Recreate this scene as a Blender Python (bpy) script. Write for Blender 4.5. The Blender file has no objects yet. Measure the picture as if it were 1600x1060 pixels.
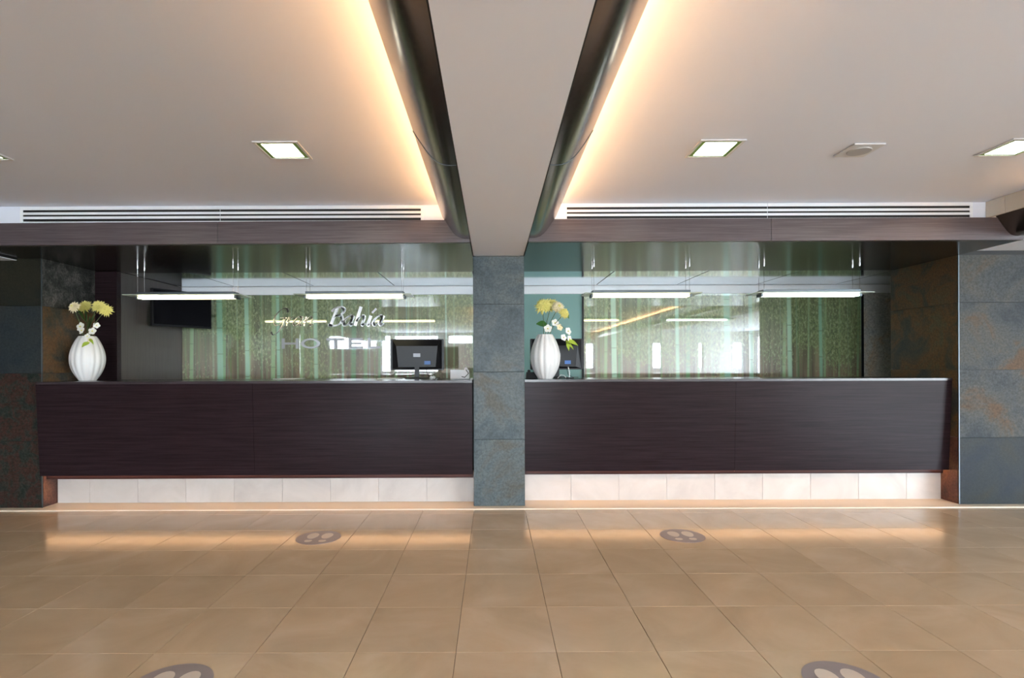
import bpy, bmesh, math, random
from mathutils import Vector, Matrix
random.seed(7)
S = bpy.context.scene
C = S.collection
F = 845.0            # focal length in pixels of the 1600-wide frame
CX, CY, H = 770.0, 570.0, 1.25
ROLL = math.radians(0.22)

# ------------------------------------------------------------------ camera
cam = bpy.data.cameras.new('camera'); co = bpy.data.objects.new('camera', cam); C.objects.link(co)
cam.sensor_width = 36; cam.lens = F / 1600 * 36
cam.shift_x = (800 - CX) / 1600; cam.shift_y = (CY - 530) / 1600
co.matrix_world = Matrix.Translation((0, 0, H)) @ Matrix.Rotation(math.pi / 2, 4, 'X') @ Matrix.Rotation(-ROLL, 4, 'Z')
cam.clip_start = 0.05
S.camera = co

# ------------------------------------------------------------------ world / light / exposure
SKY = 12.5
w = bpy.data.worlds.new('World'); S.world = w; w.use_nodes = True
nt = w.node_tree; nt.nodes.clear()
tc = nt.nodes.new('ShaderNodeTexCoord'); sp = nt.nodes.new('ShaderNodeSeparateXYZ')
mr = nt.nodes.new('ShaderNodeMapRange'); mr.inputs['From Min'].default_value = -1; mr.inputs['From Max'].default_value = 1
cr = nt.nodes.new('ShaderNodeValToRGB'); bg = nt.nodes.new('ShaderNodeBackground'); wo = nt.nodes.new('ShaderNodeOutputWorld')
e = cr.color_ramp.elements
e[0].position = 0.0; e[0].color = (.46, .51, .56, 1); e[1].position = 1.0; e[1].color = (.42, .66, 1.0, 1)
a = e.new(0.49); a.color = (.52, .58, .62, 1); a = e.new(0.515); a.color = (.82, .92, 1.0, 1); a = e.new(0.7); a.color = (.66, .84, 1.0, 1)
nt.links.new(tc.outputs['Generated'], sp.inputs[0]); nt.links.new(sp.outputs['Z'], mr.inputs['Value'])
nt.links.new(mr.outputs[0], cr.inputs[0]); nt.links.new(cr.outputs[0], bg.inputs[0]); bg.inputs[1].default_value = SKY
nt.links.new(bg.outputs[0], wo.inputs[0])
vs = S.view_settings
vs.view_transform = 'Standard'; vs.look = 'None'; vs.gamma = 1; vs.use_curve_mapping = False; vs.exposure = 1.66
COVE = 32.0; DOWN = 7.0; PEND = 3.6; UNDER = 6.5

# ------------------------------------------------------------------ helpers
def P(px, py, s):
    """a point seen at pixel (px, py) of the photo at scale s (pixels per metre); Y = F / s"""
    dx, dy = px - CX, CY - py
    c, n = math.cos(ROLL), math.sin(ROLL)
    return Vector(((dx * c + dy * n) / s, F / s, H + (-dx * n + dy * c) / s))

def tag(o, label=None, cat=None, group=None, kind=None):
    if label: o['label'] = label
    if cat: o['category'] = cat
    if group: o['group'] = group
    if kind: o['kind'] = kind
    return o

def empty(name, loc=(0, 0, 0), rz=0):
    o = bpy.data.objects.new(name, None); C.objects.link(o); o.location = loc; o.rotation_euler = (0, 0, rz)
    o.empty_display_size = .1
    return o

class MB:
    def __init__(s): s.b = bmesh.new()
    def box(s, x0, x1, y0, y1, z0, z1, bev=0):
        t = bmesh.new()
        bmesh.ops.create_cube(t, size=1)
        for v in t.verts:
            v.co = Vector(((x0 + x1) / 2 + v.co.x * (x1 - x0), (y0 + y1) / 2 + v.co.y * (y1 - y0), (z0 + z1) / 2 + v.co.z * (z1 - z0)))
        if bev:
            bmesh.ops.bevel(t, geom=t.edges[:], offset=bev, segments=1 if bev < .003 else 2, affect='EDGES')
        s.merge(t); return s
    def merge(s, t, mtx=None):
        if mtx is not None: bmesh.ops.transform(t, matrix=mtx, verts=t.verts[:])
        m = bpy.data.meshes.new('tmp'); t.to_mesh(m); t.free(); s.b.from_mesh(m); bpy.data.meshes.remove(m); return s
    def hexa(s, pts):
        """8 points: bottom 4 (ccw), top 4"""
        v = [s.b.verts.new(p) for p in pts]
        for f in ((3, 2, 1, 0), (4, 5, 6, 7), (0, 1, 5, 4), (1, 2, 6, 5), (2, 3, 7, 6), (3, 0, 4, 7)):
            s.b.faces.new([v[i] for i in f])
        return s
    def prism(s, poly, axis, a0, a1):
        """extrude a 2D polygon along axis"""
        def mk(p, a):
            return {'x': (a, p[0], p[1]), 'y': (p[0], a, p[1]), 'z': (p[0], p[1], a)}[axis]
        A = [s.b.verts.new(mk(p, a0)) for p in poly]; B = [s.b.verts.new(mk(p, a1)) for p in poly]
        n = len(poly)
        s.b.faces.new(A); s.b.faces.new(B[::-1])
        for i in range(n): s.b.faces.new((A[i], B[i], B[(i + 1) % n], A[(i + 1) % n]))
        return s
    def tube(s, pts, r, n=8, cap=True):
        pts = [Vector(p) for p in pts]; rings = []
        rr = r if isinstance(r, (list, tuple)) else [r] * len(pts)
        up = None
        for i, p in enumerate(pts):
            d = (pts[min(i + 1, len(pts) - 1)] - pts[max(i - 1, 0)]).normalized()
            if up is None: up = d.orthogonal().normalized()
            up = (up - d * up.dot(d)).normalized(); q = d.cross(up)
            rings.append([s.b.verts.new(p + (up * math.cos(2 * math.pi * k / n) + q * math.sin(2 * math.pi * k / n)) * rr[i]) for k in range(n)])
        for a, b in zip(rings, rings[1:]):
            for k in range(n): s.b.faces.new((a[k], a[(k + 1) % n], b[(k + 1) % n], b[k]))
        if cap: s.b.faces.new(rings[0][::-1]); s.b.faces.new(rings[-1])
        return s
    def lathe(s, prof, c=(0, 0, 0), n=24, rib=None):
        c = Vector(c); rings = []
        for r, z in prof:
            ring = []
            for k in range(n):
                a = 2 * math.pi * k / n; q = r * (rib(k, z) if rib else 1)
                ring.append(s.b.verts.new(c + Vector((q * math.cos(a), q * math.sin(a), z))))
            rings.append(ring)
        for a, b in zip(rings, rings[1:]):
            for k in range(n): s.b.faces.new((a[k], a[(k + 1) % n], b[(k + 1) % n], b[k]))
        s.b.faces.new(rings[0][::-1]); s.b.faces.new(rings[-1])
        return s
    def build(s, name, m, parent=None, smooth=False, loc=None):
        bmesh.ops.recalc_face_normals(s.b, faces=s.b.faces[:])
        if smooth:
            for e_ in s.b.edges:
                if len(e_.link_faces) == 2 and e_.calc_face_angle(0) > .7: e_.smooth = False
        me = bpy.data.meshes.new(name); s.b.to_mesh(me); s.b.free()
        if smooth:
            me.polygons.foreach_set('use_smooth', [len(p.vertices) <= 4 for p in me.polygons])
        me.materials.append(m)
        o = bpy.data.objects.new(name, me); C.objects.link(o)
        if parent: o.parent = parent
        if loc: o.location = loc
        return o

def link_copy(o, parent, loc):
    c = o.copy(); C.objects.link(c); c.parent = parent; c.location = loc; return c

def copy_tree(o, parent=None):
    c = o.copy(); C.objects.link(c); c.parent = parent
    for ch in [x for x in C.objects if x.parent == o]: copy_tree(ch, c)
    return c

# ------------------------------------------------------------------ materials
def new_mat(name):
    m = bpy.data.materials.new(name); m.use_nodes = True
    n = m.node_tree; return m, n, n.nodes['Principled BSDF']
def mat(name, col, rough=.5, metal=0, spec=.5, coat=0, bump=0, bscale=60, emit=None, es=0, coat_r=.03):
    m, n, b = new_mat(name)
    b.inputs['Base Color'].default_value = (*col, 1); b.inputs['Roughness'].default_value = rough
    b.inputs['Metallic'].default_value = metal; b.inputs['Specular IOR Level'].default_value = spec
    b.inputs['Coat Weight'].default_value = coat; b.inputs['Coat Roughness'].default_value = coat_r
    if emit: b.inputs['Emission Color'].default_value = (*emit, 1); b.inputs['Emission Strength'].default_value = es
    tc = n.nodes.new('ShaderNodeTexCoord'); no = n.nodes.new('ShaderNodeTexNoise'); no.inputs['Scale'].default_value = bscale
    n.links.new(tc.outputs['Object'], no.inputs[0])
    if bump:
        bp = n.nodes.new('ShaderNodeBump'); bp.inputs['Strength'].default_value = bump; bp.inputs['Distance'].default_value = .002
        n.links.new(no.outputs[0], bp.inputs['Height']); n.links.new(bp.outputs[0], b.inputs['Normal'])
    else:   # faint tone variation
        mp = n.nodes.new('ShaderNodeMapRange'); mp.inputs['To Min'].default_value = max(0, rough - .03); mp.inputs['To Max'].default_value = min(1, rough + .03)
        n.links.new(no.outputs[0], mp.inputs['Value']); n.links.new(mp.outputs[0], b.inputs['Roughness'])
    return m
def N(n, t, **kw):
    x = n.nodes.new(t)
    for k, v in kw.items():
        if k.startswith('_'): setattr(x, k[1:], v)
        else: x.inputs[k.replace('__', ' ')].default_value = v
    return x
def ramp(n, src, stops):
    r = n.nodes.new('ShaderNodeValToRGB'); n.links.new(src, r.inputs[0])
    el = r.color_ramp.elements
    el[0].position, el[0].color = stops[0][0], (*stops[0][1], 1)
    el[1].position, el[1].color = stops[-1][0], (*stops[-1][1], 1)
    for p, c in stops[1:-1]:
        q = el.new(p); q.color = (*c, 1)
    return r.outputs[0]
def mapped(n, scale, coord='Object', loc=(0, 0, 0)):
    tc = n.nodes.new('ShaderNodeTexCoord'); mp = n.nodes.new('ShaderNodeMapping')
    mp.inputs['Scale'].default_value = scale; mp.inputs['Location'].default_value = loc
    n.links.new(tc.outputs[coord], mp.inputs[0]); return mp.outputs[0]
def mathn(n, op, a, b=None, clamp=False):
    m = n.nodes.new('ShaderNodeMath'); m.operation = op; m.use_clamp = clamp
    for i, v in ((0, a), (1, b)):
        if v is None: continue
        if isinstance(v, (int, float)): m.inputs[i].default_value = v
        else: n.links.new(v, m.inputs[i])
    return m.outputs[0]
def mixc(n, fac, a, b, mode='MIX'):
    m = n.nodes.new('ShaderNodeMix'); m.data_type = 'RGBA'; m.blend_type = mode
    for i, v in ((0, fac), (6, a), (7, b)):
        if isinstance(v, (int, float)): m.inputs[i].default_value = v
        elif isinstance(v, tuple): m.inputs[i].default_value = (*v, 1)
        else: n.links.new(v, m.inputs[i])
    return m.outputs[2]

def wood(name, c0, c1, rough=.3, scale=(1.2, 40, 40), spec=.5, coat=0):
    m, n, b = new_mat(name)
    v = mapped(n, scale)
    no = N(n, 'ShaderNodeTexNoise', Scale=2.0, Detail=6.0, Roughness=.6); n.links.new(v, no.inputs[0])
    n.links.new(ramp(n, no.outputs[0], [(.3, c0), (.7, c1)]), b.inputs['Base Color'])
    b.inputs['Roughness'].default_value = rough; b.inputs['Specular IOR Level'].default_value = spec
    b.inputs['Coat Weight'].default_value = coat
    bp = N(n, 'ShaderNodeBump', Strength=.15, Distance=.001); n.links.new(no.outputs[0], bp.inputs['Height']); n.links.new(bp.outputs[0], b.inputs['Normal'])
    return m
def slate(name, cols, rough=.35, scale=2.2, fine=.25):
    m, n, b = new_mat(name)
    oi = n.nodes.new('ShaderNodeObjectInfo')
    tc = n.nodes.new('ShaderNodeTexCoord'); va = n.nodes.new('ShaderNodeVectorMath'); va.operation = 'ADD'
    sc = mathn(n, 'MULTIPLY', oi.outputs['Random'], 37.0)
    n.links.new(tc.outputs['Object'], va.inputs[0]); n.links.new(sc, va.inputs[1])
    a = N(n, 'ShaderNodeTexNoise', Scale=scale, Detail=8.0, Roughness=.62, Distortion=.6); n.links.new(va.outputs[0], a.inputs[0])
    f = N(n, 'ShaderNodeTexNoise', Scale=55.0, Detail=4.0, Roughness=.7); n.links.new(va.outputs[0], f.inputs[0])
    k = len(cols); st = [(.36 + .28 * i / (k - 1), c) for i, c in enumerate(cols)]
    base = ramp(n, a.outputs[0], st)
    dk = ramp(n, f.outputs[0], [(.3, (1 - fine * 1.6,) * 3), (.7, (1 + fine,) * 3)])
    n.links.new(mixc(n, 1.0, base, dk, 'MULTIPLY'), b.inputs['Base Color'])
    b.inputs['Roughness'].default_value = rough; b.inputs['Specular IOR Level'].default_value = .22
    bp = N(n, 'ShaderNodeBump', Strength=.5, Distance=.003); n.links.new(a.outputs[0], bp.inputs['Height']); n.links.new(bp.outputs[0], b.inputs['Normal'])
    return m
def marble(name, c0, c1, c2, rough=.1, rnd=.12, scale=2.0):
    m, n, b = new_mat(name)
    oi = n.nodes.new('ShaderNodeObjectInfo')
    tc = n.nodes.new('ShaderNodeTexCoord'); va = n.nodes.new('ShaderNodeVectorMath'); va.operation = 'ADD'
    n.links.new(tc.outputs['Object'], va.inputs[0]); n.links.new(mathn(n, 'MULTIPLY', oi.outputs['Random'], 19.0), va.inputs[1])
    a = N(n, 'ShaderNodeTexNoise', Scale=scale, Detail=7.0, Roughness=.6, Distortion=1.2); n.links.new(va.outputs[0], a.inputs[0])
    base = ramp(n, a.outputs[0], [(.3, c0), (.52, c1), (.72, c2)])
    mr = N(n, 'ShaderNodeMapRange'); mr.inputs['To Min'].default_value = 1 - rnd; mr.inputs['To Max'].default_value = 1 + rnd
    n.links.new(oi.outputs['Random'], mr.inputs['Value'])
    n.links.new(mixc(n, 1.0, base, mr.outputs[0], 'MULTIPLY'), b.inputs['Base Color'])
    b.inputs['Roughness'].default_value = rough
    return m

M = {}
M['ceiling'] = mat('ceiling_paint', (.84, .88, .98), .8, bump=.1, bscale=8)
M['beam'] = mat('beam_paint', (.84, .87, .95), .6, bump=.1, bscale=8)
M['white'] = mat('white_paint', (.8, .8, .8), .4)
M['whitegloss'] = mat('white_lacquer', (.93, .96, 1.0), .35)
M['cream'] = mat('cream_board', (.7, .62, .52), .5)
M['darkgap'] = mat('black_gap', (.01, .01, .01), .6)
M['wenge'] = wood('wenge_wood', (.012, .007, .008), (.026, .015, .018), .24, spec=.1)
M['wengetop'] = wood('wenge_top', (.02, .014, .016), (.045, .03, .034), .22)
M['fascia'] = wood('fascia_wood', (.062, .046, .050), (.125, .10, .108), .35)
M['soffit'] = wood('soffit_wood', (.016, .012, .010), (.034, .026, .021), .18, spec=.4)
M['sidewood'] = wood('side_wall_wood', (.05, .038, .036), (.075, .06, .056), .4, (40, 40, 1.2))
M['steel'] = mat('brushed_steel', (.20, .175, .15), .22, 1)
M['steeltrim'] = mat('steel_trim', (.13, .15, .165), .45, 1)
M['chrome'] = mat('chrome', (.8, .8, .8), .1, 1)
M['slate_grey'] = slate('slate_grey', [(.042, .058, .068), (.068, .088, .098), (.098, .118, .122), (.092, .090, .078)], .4)
M['slate_pale'] = slate('slate_pale', [(.040, .048, .055), (.062, .068, .070), (.078, .078, .070), (.10, .062, .035)], .6)
M['slate_reflection'] = slate('slate_reflection', [(.42, .44, .44), (.52, .52, .48), (.50, .38, .26)], .4, 3)  # pale colour stands in for a bright mirror reflection of stone
M['slate_navy'] = slate('slate_navy', [(.012, .017, .026), (.022, .027, .028), (.03, .028, .02)], .5)
M['slate_rust'] = slate('slate_rust', [(.035, .037, .033), (.065, .052, .034), (.12, .062, .025), (.085, .07, .038)], .38, 3)
M['slate_red'] = slate('slate_red', [(.05, .035, .03), (.12, .05, .035), (.2, .09, .05)], .4, 3)
M['slate_olive'] = slate('slate_olive', [(.008, .012, .011), (.015, .015, .010), (.022, .02, .012)], .5)
M['slate_speck'] = slate('slate_speck', [(.010, .016, .013), (.022, .026, .020), (.045, .015, .011), (.02, .024, .018)], .5, 9, .5)
M['slate_blue'] = slate('slate_blue', [(.014, .020, .026), (.022, .028, .03), (.026, .027, .026)], .5)
M['slate_char'] = slate('slate_charcoal', [(.02, .02, .018), (.05, .05, .045), (.12, .11, .1)], .45, 9, .5)
M['floor'] = marble('floor_marble', (.46, .335, .215), (.52, .385, .255), (.57, .43, .30), .17, .02, 1.6)
M['grout'] = mat('grout', (.30, .22, .15), .8)
M['plinth'] = marble('plinth_marble', (.48, .43, .40), (.55, .50, .46), (.60, .55, .52), .3, .03)
M['curb'] = mat('curb_stone', (.75, .62, .48), .5)
M['teal'] = mat('teal_paint', (.22, .40, .37), .5)
M['black'] = mat('black_plastic', (.008, .008, .010), .35, spec=.25)
M['blackgloss'] = mat('black_screen', (.006, .006, .008), .08)
M['greyplastic'] = mat('grey_plastic', (.25, .25, .26), .35)
M['palegrey'] = mat('pale_grey_plastic', (.5, .49, .48), .4)
M['blue'] = mat('blue_sticker', (.02, .12, .4), .4)
M['whiteplastic'] = mat('white_plastic', (.75, .75, .76), .35)
M['ceramic'] = mat('white_ceramic', (.78, .77, .75), .3)
M['decal'] = mat('floor_decal_grey', (.26, .215, .22), .35)
M['decalwhite'] = mat('floor_decal_sole', (.62, .53, .46), .35)
M['petal_yellow'] = mat('petal_yellow', (.80, .72, .22), .6)
M['petal_pale'] = mat('petal_pale', (.85, .74, .48), .6)
M['petal_white'] = mat('petal_white', (.85, .84, .78), .6)
M['leaf'] = mat('leaf_green', (.05, .16, .03), .5)
M['leaf_lime'] = mat('leaf_lime', (.38, .50, .05), .5)
M['stem'] = mat('stem_green', (.08, .12, .04), .6)
M['lamp_warm'] = mat('cove_led', (1, .8, .6), .5, emit=(1, .54, .24), es=COVE)
M['lamp_down'] = mat('downlight_diffuser', (1, 1, .9), .5, emit=(1, .97, .78), es=DOWN)
M['lamp_tube'] = mat('warm_tube', (1, 1, .9), .5, emit=(1, .88, .52), es=PEND)
M['lamp_cool'] = mat('cool_tube', (1, 1, 1), .5, emit=(.86, 1, .88), es=PEND)
M['lamp_under'] = mat('plinth_led', (1, .8, .6), .5, emit=(1, .55, .27), es=UNDER)
M['wall'] = mat('lobby_wall_paint', (.78, .77, .75), .7)
M['darkwall'] = wood('darkened_unseen_wall', (.03, .024, .02), (.05, .04, .034), .5)  # unseen left wall made dark so the left counter reflects less light
M['glassedge'] = mat('shade_glass', (.85, .92, .80), .25)
M['glassedge'].node_tree.nodes['Principled BSDF'].inputs['Transmission Weight'].default_value = .45

# mirror like stretched ceiling of the office
m, n, b = new_mat('gloss_ceiling'); M['glossceil'] = m
b.inputs['Base Color'].default_value = (.74, .82, .88, 1); b.inputs['Metallic'].default_value = .85; b.inputs['Roughness'].default_value = .08

# bamboo print behind glass
def bamboo():
    m, n, b = new_mat('bamboo_print')
    g = n.nodes.new('ShaderNodeNewGeometry'); sx = n.nodes.new('ShaderNodeSeparateXYZ'); n.links.new(g.outputs['Position'], sx.inputs[0])
    X, Z = sx.outputs['X'], sx.outputs['Z']
    def stalks(scale, off, width, c0, c1, wob=.0):
        wv = mathn(n, 'ADD', mathn(n, 'MULTIPLY', X, scale), off)
        if wob: wv = mathn(n, 'ADD', wv, mathn(n, 'MULTIPLY', Z, wob))
        v = n.nodes.new('ShaderNodeTexVoronoi'); v.voronoi_dimensions = '1D'; v.inputs['Scale'].default_value = 1
        n.links.new(wv, v.inputs['W'])
        s = n.nodes.new('ShaderNodeSeparateColor'); n.links.new(v.outputs['Color'], s.inputs[0])
        wd = mathn(n, 'MULTIPLY', mathn(n, 'ADD', s.outputs[0], .25), width)
        q = mathn(n, 'SUBTRACT', wd, v.outputs['Distance'])
        mask = mathn(n, 'MULTIPLY', q, 60.0 / scale, clamp=True)
        # nodes of the canes
        fr = mathn(n, 'FRACT', mathn(n, 'ADD', mathn(n, 'MULTIPLY', Z, 3.2), mathn(n, 'MULTIPLY', s.outputs[1], 7.0)))
        ring = mathn(n, 'LESS_THAN', fr, .04)
        col = mixc(n, s.outputs[2], c0, c1)
        col = mixc(n, mathn(n, 'MULTIPLY', ring, .5), col, (.10, .14, .09))
        return mask, col
    # ground of the grove: earth colours below, leaf haze above
    gz = N(n, 'ShaderNodeMapRange'); gz.inputs['From Min'].default_value = 1.1; gz.inputs['From Max'].default_value = 1.75; n.links.new(Z, gz.inputs['Value'])
    big = N(n, 'ShaderNodeTexNoise', Scale=1.7, Detail=3.0); n.links.new(g.outputs['Position'], big.inputs[0])
    base = mixc(n, gz.outputs[0], (.17, .125, .10), (.12, .14, .08))
    mp = n.nodes.new('ShaderNodeMapping'); mp.inputs['Scale'].default_value = (16, 16, 1.0); n.links.new(g.outputs['Position'], mp.inputs[0])
    st = N(n, 'ShaderNodeTexNoise', Scale=1.0, Detail=3.0); n.links.new(mp.outputs[0], st.inputs[0])
    col = mixc(n, 1.0, base, ramp(n, st.outputs[0], [(.3, (.55, .55, .55)), (.7, (1.5, 1.5, 1.4))]), 'MULTIPLY')
    k1, c1 = stalks(11, 3.3, .16, (.10, .17, .09), (.22, .27, .14), .15)
    col = mixc(n, k1, col, c1)
    k2, c2 = stalks(5.2, 1.7, .16, (.12, .24, .13), (.30, .40, .24), -.08)
    col = mixc(n, k2, col, c2)
    # leaves
    lf = n.nodes.new('ShaderNodeMapping'); lf.inputs['Scale'].default_value = (42, 42, 24); lf.inputs['Rotation'].default_value = (0, .6, 0); n.links.new(g.outputs['Position'], lf.inputs[0])
    ln = N(n, 'ShaderNodeTexNoise', Scale=1.0, Detail=3.0, Roughness=.7); n.links.new(lf.outputs[0], ln.inputs[0])
    lcol = ramp(n, ln.outputs[0], [(.36, (.07, .085, .05)), (.47, (.14, .185, .085)), (.56, (.23, .28, .14)), (.68, (.38, .41, .29))])
    lm = mathn(n, 'ADD', mathn(n, 'MULTIPLY', gz.outputs[0], .42), mathn(n, 'MULTIPLY', mathn(n, 'SUBTRACT', big.outputs[0], .5), 3.4))
    lm = mathn(n, 'ADD', lm, mathn(n, 'MULTIPLY', mathn(n, 'SUBTRACT', ln.outputs[0], .5), 2.2))
    lm = mathn(n, 'MULTIPLY', mathn(n, 'SUBTRACT', lm, .12), 3.0, clamp=True)
    col = mixc(n, mathn(n, 'MULTIPLY', lm, .75), col, lcol)
    k4, c4 = stalks(6.1, 8.3, .10, (.16, .28, .18), (.34, .42, .30), .05)
    col = mixc(n, mathn(n, 'MULTIPLY', k4, .6), col, c4)
    k3, c3 = stalks(2.3, .4, .085, (.22, .42, .33), (.42, .60, .50), .03)
    col = mixc(n, mathn(n, 'MULTIPLY', k3, .85), col, c3)
    col = mixc(n, 1.0, col, (1.30, 1.37, 1.22), 'MULTIPLY')
    n.links.new(col, b.inputs['Base Color'])
    b.inputs['Roughness'].default_value = .6
    b.inputs['Coat Weight'].default_value = 1.0; b.inputs['Coat Roughness'].default_value = .015; b.inputs['Coat IOR'].default_value = 2.3
    return m
M['bamboo'] = bamboo()

# ------------------------------------------------------------------ depths
D = F / 178.4          # front of the pillar and the end walls
YF = F / 203.0         # fascia face
YB = 5.50              # rear edge of the soffit
YW = 6.50              # back wall
ZB = 2.203             # underside of the beams
ZS = 2.194             # soffit
ZC = 2.50              # lobby ceiling
PX0, PX1 = -.171, .278 # pillar
XL, XR = -3.95, 4.081  # end walls
T = .4365              # floor tile

# ------------------------------------------------------------------ structure : floor
fl = MB().box(-7.6, 10.1, -8.2, 8.0, -.20, -.02).build('floor', M['grout']); tag(fl, kind='structure')
tile = MB().box(-T / 2 + .0012, T / 2 - .0012, -T / 2 + .0012, T / 2 - .0012, -.02, 0, .0012)
first = tile.build('tile', M['floor'], fl)
first.location = (PX0 + .006 - 11 * T + T / 2, 2.35 - 2 * T + T / 2, 0)
cols = [PX0 + .006 + k * T for k in range(-11, 12)]
rows = [2.35 + k * T for k in range(-2, 5)]
k = 0
for r in rows:
    for c in cols:
        if k: link_copy(first, fl, (c + T / 2, r + T / 2, 0))
        k += 1
lastrow = rows[-1] + T
YC = 4.656   # edge of the raised curb
mb0 = MB().box(-T / 2 + .0012, T / 2 - .0012, lastrow + .0012, YC - .001, -.02, 0, .0012)
f2 = mb0.build('tile', M['floor'], fl); f2.location = (cols[0] + T / 2, 0, 0)
for c in cols[1:]: link_copy(f2, fl, (c + T / 2, 0, 0))
rest = MB()
g = .0012
for i in range(-17, 24):
    for j in range(-23, 6):
        x = PX0 + .006 + i * T; y = 2.35 + j * T
        if -11 <= i <= 11 and j >= -2: continue
        if x < -7.5 or x > 9.6: continue
        y1 = min(y + T - g, YC - .001)
        if y1 - y < .01: continue
        if y < -8: continue
        vs_ = [rest.b.verts.new(p) for p in ((x + g, y + g, 0), (x + T - g, y + g, 0), (x + T - g, y1, 0), (x + g, y1, 0))]
        lo = [rest.b.verts.new((v.co.x, v.co.y, -.02)) for v in vs_]
        rest.b.faces.new(vs_)
        for q in range(4): rest.b.faces.new((vs_[q], lo[q], lo[(q + 1) % 4], vs_[(q + 1) % 4]))
ro = rest.build('tile_field', M['floor'], fl); ro['kind'] = 'stuff'
tag(MB().box(-7.5, 10.0, YC, 8.0, -.02, .010, .002).build('trim_1', M['curb']), kind='structure')

# ------------------------------------------------------------------ lobby shell behind the camera
cl = MB().box(-7.6, 10.1, -8.2, 8.1, ZC, ZC + .1)
tag(cl.build('ceiling', M['ceiling']), kind='structure')
sw = [(-7.5, -5.4, .3, 2.3), (-4.8, -2.6, .3, 2.3), (-2.0, .2, .3, 2.3)]   # side windows added for more daylight, unseen behind the camera
for nm, x0, x1 in (('wall_left', -7.6, -7.5), ('wall_right', 10.0, 10.1)):
    m_ = MB(); y = -8.04
    for (a0, a1, z0, z1) in (sw if nm == 'wall_right' else []):
        if a0 > y: m_.box(x0, x1, y, a0, 0, ZC)
        m_.box(x0, x1, a0, a1, 0, z0); m_.box(x0, x1, a0, a1, z1, ZC); y = a1
    m_.box(x0, x1, y, 8.1, 0, ZC)
    tag(m_.build(nm, M['darkwall' if nm == 'wall_left' else 'wall']), kind='structure')
tag(MB().box(-7.5, 10.0, 8.0, 8.1, 0, ZC).build('wall_light_seal', M['wall']), kind='structure')  # unseen shell wall added to stop outside light leaking in
# rear wall with a row of windows (towards the street, most seen as reflections)
wins = [(-6.4, -4.5, 1.85, 2.42), (-4.35, -3.95, .95, 2.42), (-3.85, -2.1, .95, 2.42), (-1.75, -.75, 2.05, 2.42), (-.4, 1.7, .1, 2.42), (3.6, 3.95, 1.05, 2.1), (6.2, 6.6, 1.05, 2.1), (8.0, 8.2, 1.05, 2.1), (9.35, 9.75, 1.05, 2.1)]  # widest, lowest one added unseen to bring in more daylight
wr = MB(); x = -7.5
for (a0, a1, z0, z1) in wins:
    wr.box(x, a0, -8.2, -8.05, 0, ZC); wr.box(a0, a1, -8.2, -8.05, 0, z0); wr.box(a0, a1, -8.2, -8.05, z1, ZC); x = a1
wr.box(x, 10.0, -8.2, -8.05, 0, ZC)
tag(wr.build('wall_rear', M['wall']), kind='structure')
for i, (a0, a1, z0, z1) in enumerate(wins):
    f = MB()
    for (p, q, r_, s_) in ((a0, a0 + .05, z0, z1), (a1 - .05, a1, z0, z1), (a0 + .05, a1 - .05, z0, z0 + .05), (a0 + .05, a1 - .05, z1 - .05, z1)):
        f.box(p, q, -8.16, -8.1, r_, s_)
    tag(f.build('window_%d' % (i + 1), M['white']), kind='structure')
    L = bpy.data.lights.new('window_portal', 'AREA'); L.shape = 'RECTANGLE'; L.size = a1 - a0; L.size_y = z1 - z0
    L.cycles.is_portal = True
    lo = bpy.data.objects.new('window_portal', L); C.objects.link(lo)
    lo.location = ((a0 + a1) / 2, -8.19, (z0 + z1) / 2); lo.rotation_euler = (math.pi / 2, 0, math.pi)
nw = len(wins)
for sx_ in (1,):
    X0 = -7.55 if sx_ < 0 else 10.05
    for (a0, a1, z0, z1) in sw:  # frames of the added side windows, out of view
        nw += 1; f = MB()
        for (p, q, r_, s_) in ((a0, a0 + .05, z0, z1), (a1 - .05, a1, z0, z1), (a0 + .05, a1 - .05, z0, z0 + .05), (a0 + .05, a1 - .05, z1 - .05, z1)):
            f.box(X0 - .03, X0 + .03, p, q, r_, s_)
        tag(f.build('window_%d' % nw, M['white']), kind='structure')
        L = bpy.data.lights.new('window_portal', 'AREA'); L.shape = 'RECTANGLE'; L.size = a1 - a0; L.size_y = z1 - z0
        L.cycles.is_portal = True
        lo = bpy.data.objects.new('window_portal', L); C.objects.link(lo)
        lo.location = (X0 + sx_ * .05, (a0 + a1) / 2, (z0 + z1) / 2); lo.rotation_euler = (math.pi / 2, 0, sx_ * math.pi / 2)

# ------------------------------------------------------------------ slate clad end walls
ZJ = [0.010, .594, 1.188, 1.779, ZB - .006]
def clad(parent, mats, kind, a0, a1, plane, th=.012, joints=ZJ, sign=1):
    """kind 'front': tiles facing -Y between x a0..a1 at y=plane ; kind 'side': facing +-X between y a0..a1 at x=plane"""
    for i, mname in enumerate(mats):
        z0, z1 = joints[i] + .001, joints[i + 1] - .001
        mb = MB()
        if kind == 'front': mb.box(a0 + .001, a1 - .001, plane, plane + th, z0, z1, .001)
        else: mb.box(min(plane, plane + sign * th), max(plane, plane + sign * th), a0 + .001, a1 - .001, z0, z1, .001)
        mb.build('slate_panel', M[mname], parent)
# left
wl = MB().box(-7.5, XL - .012, D + .012, 8.0, .010, ZC).build('wall_front_left', M['darkgap']); tag(wl, kind='structure')
clad(wl, ['slate_speck', 'slate_speck', 'slate_blue', 'slate_olive'], 'front', XL - 1.19, XL, D)
clad(wl, ['slate_speck', 'slate_speck', 'slate_blue', 'slate_olive'], 'front', XL - 2.38, XL - 1.19, D)
clad(wl, ['slate_red', 'slate_rust', 'slate_rust', 'slate_char'], 'side', D + .013, 5.375, XL, sign=-1)
MB().box(XL - .004, XL + .003, D - .003, D + .004, .010, ZB - .01).build('corner_trim', M['steeltrim'], wl)
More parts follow.
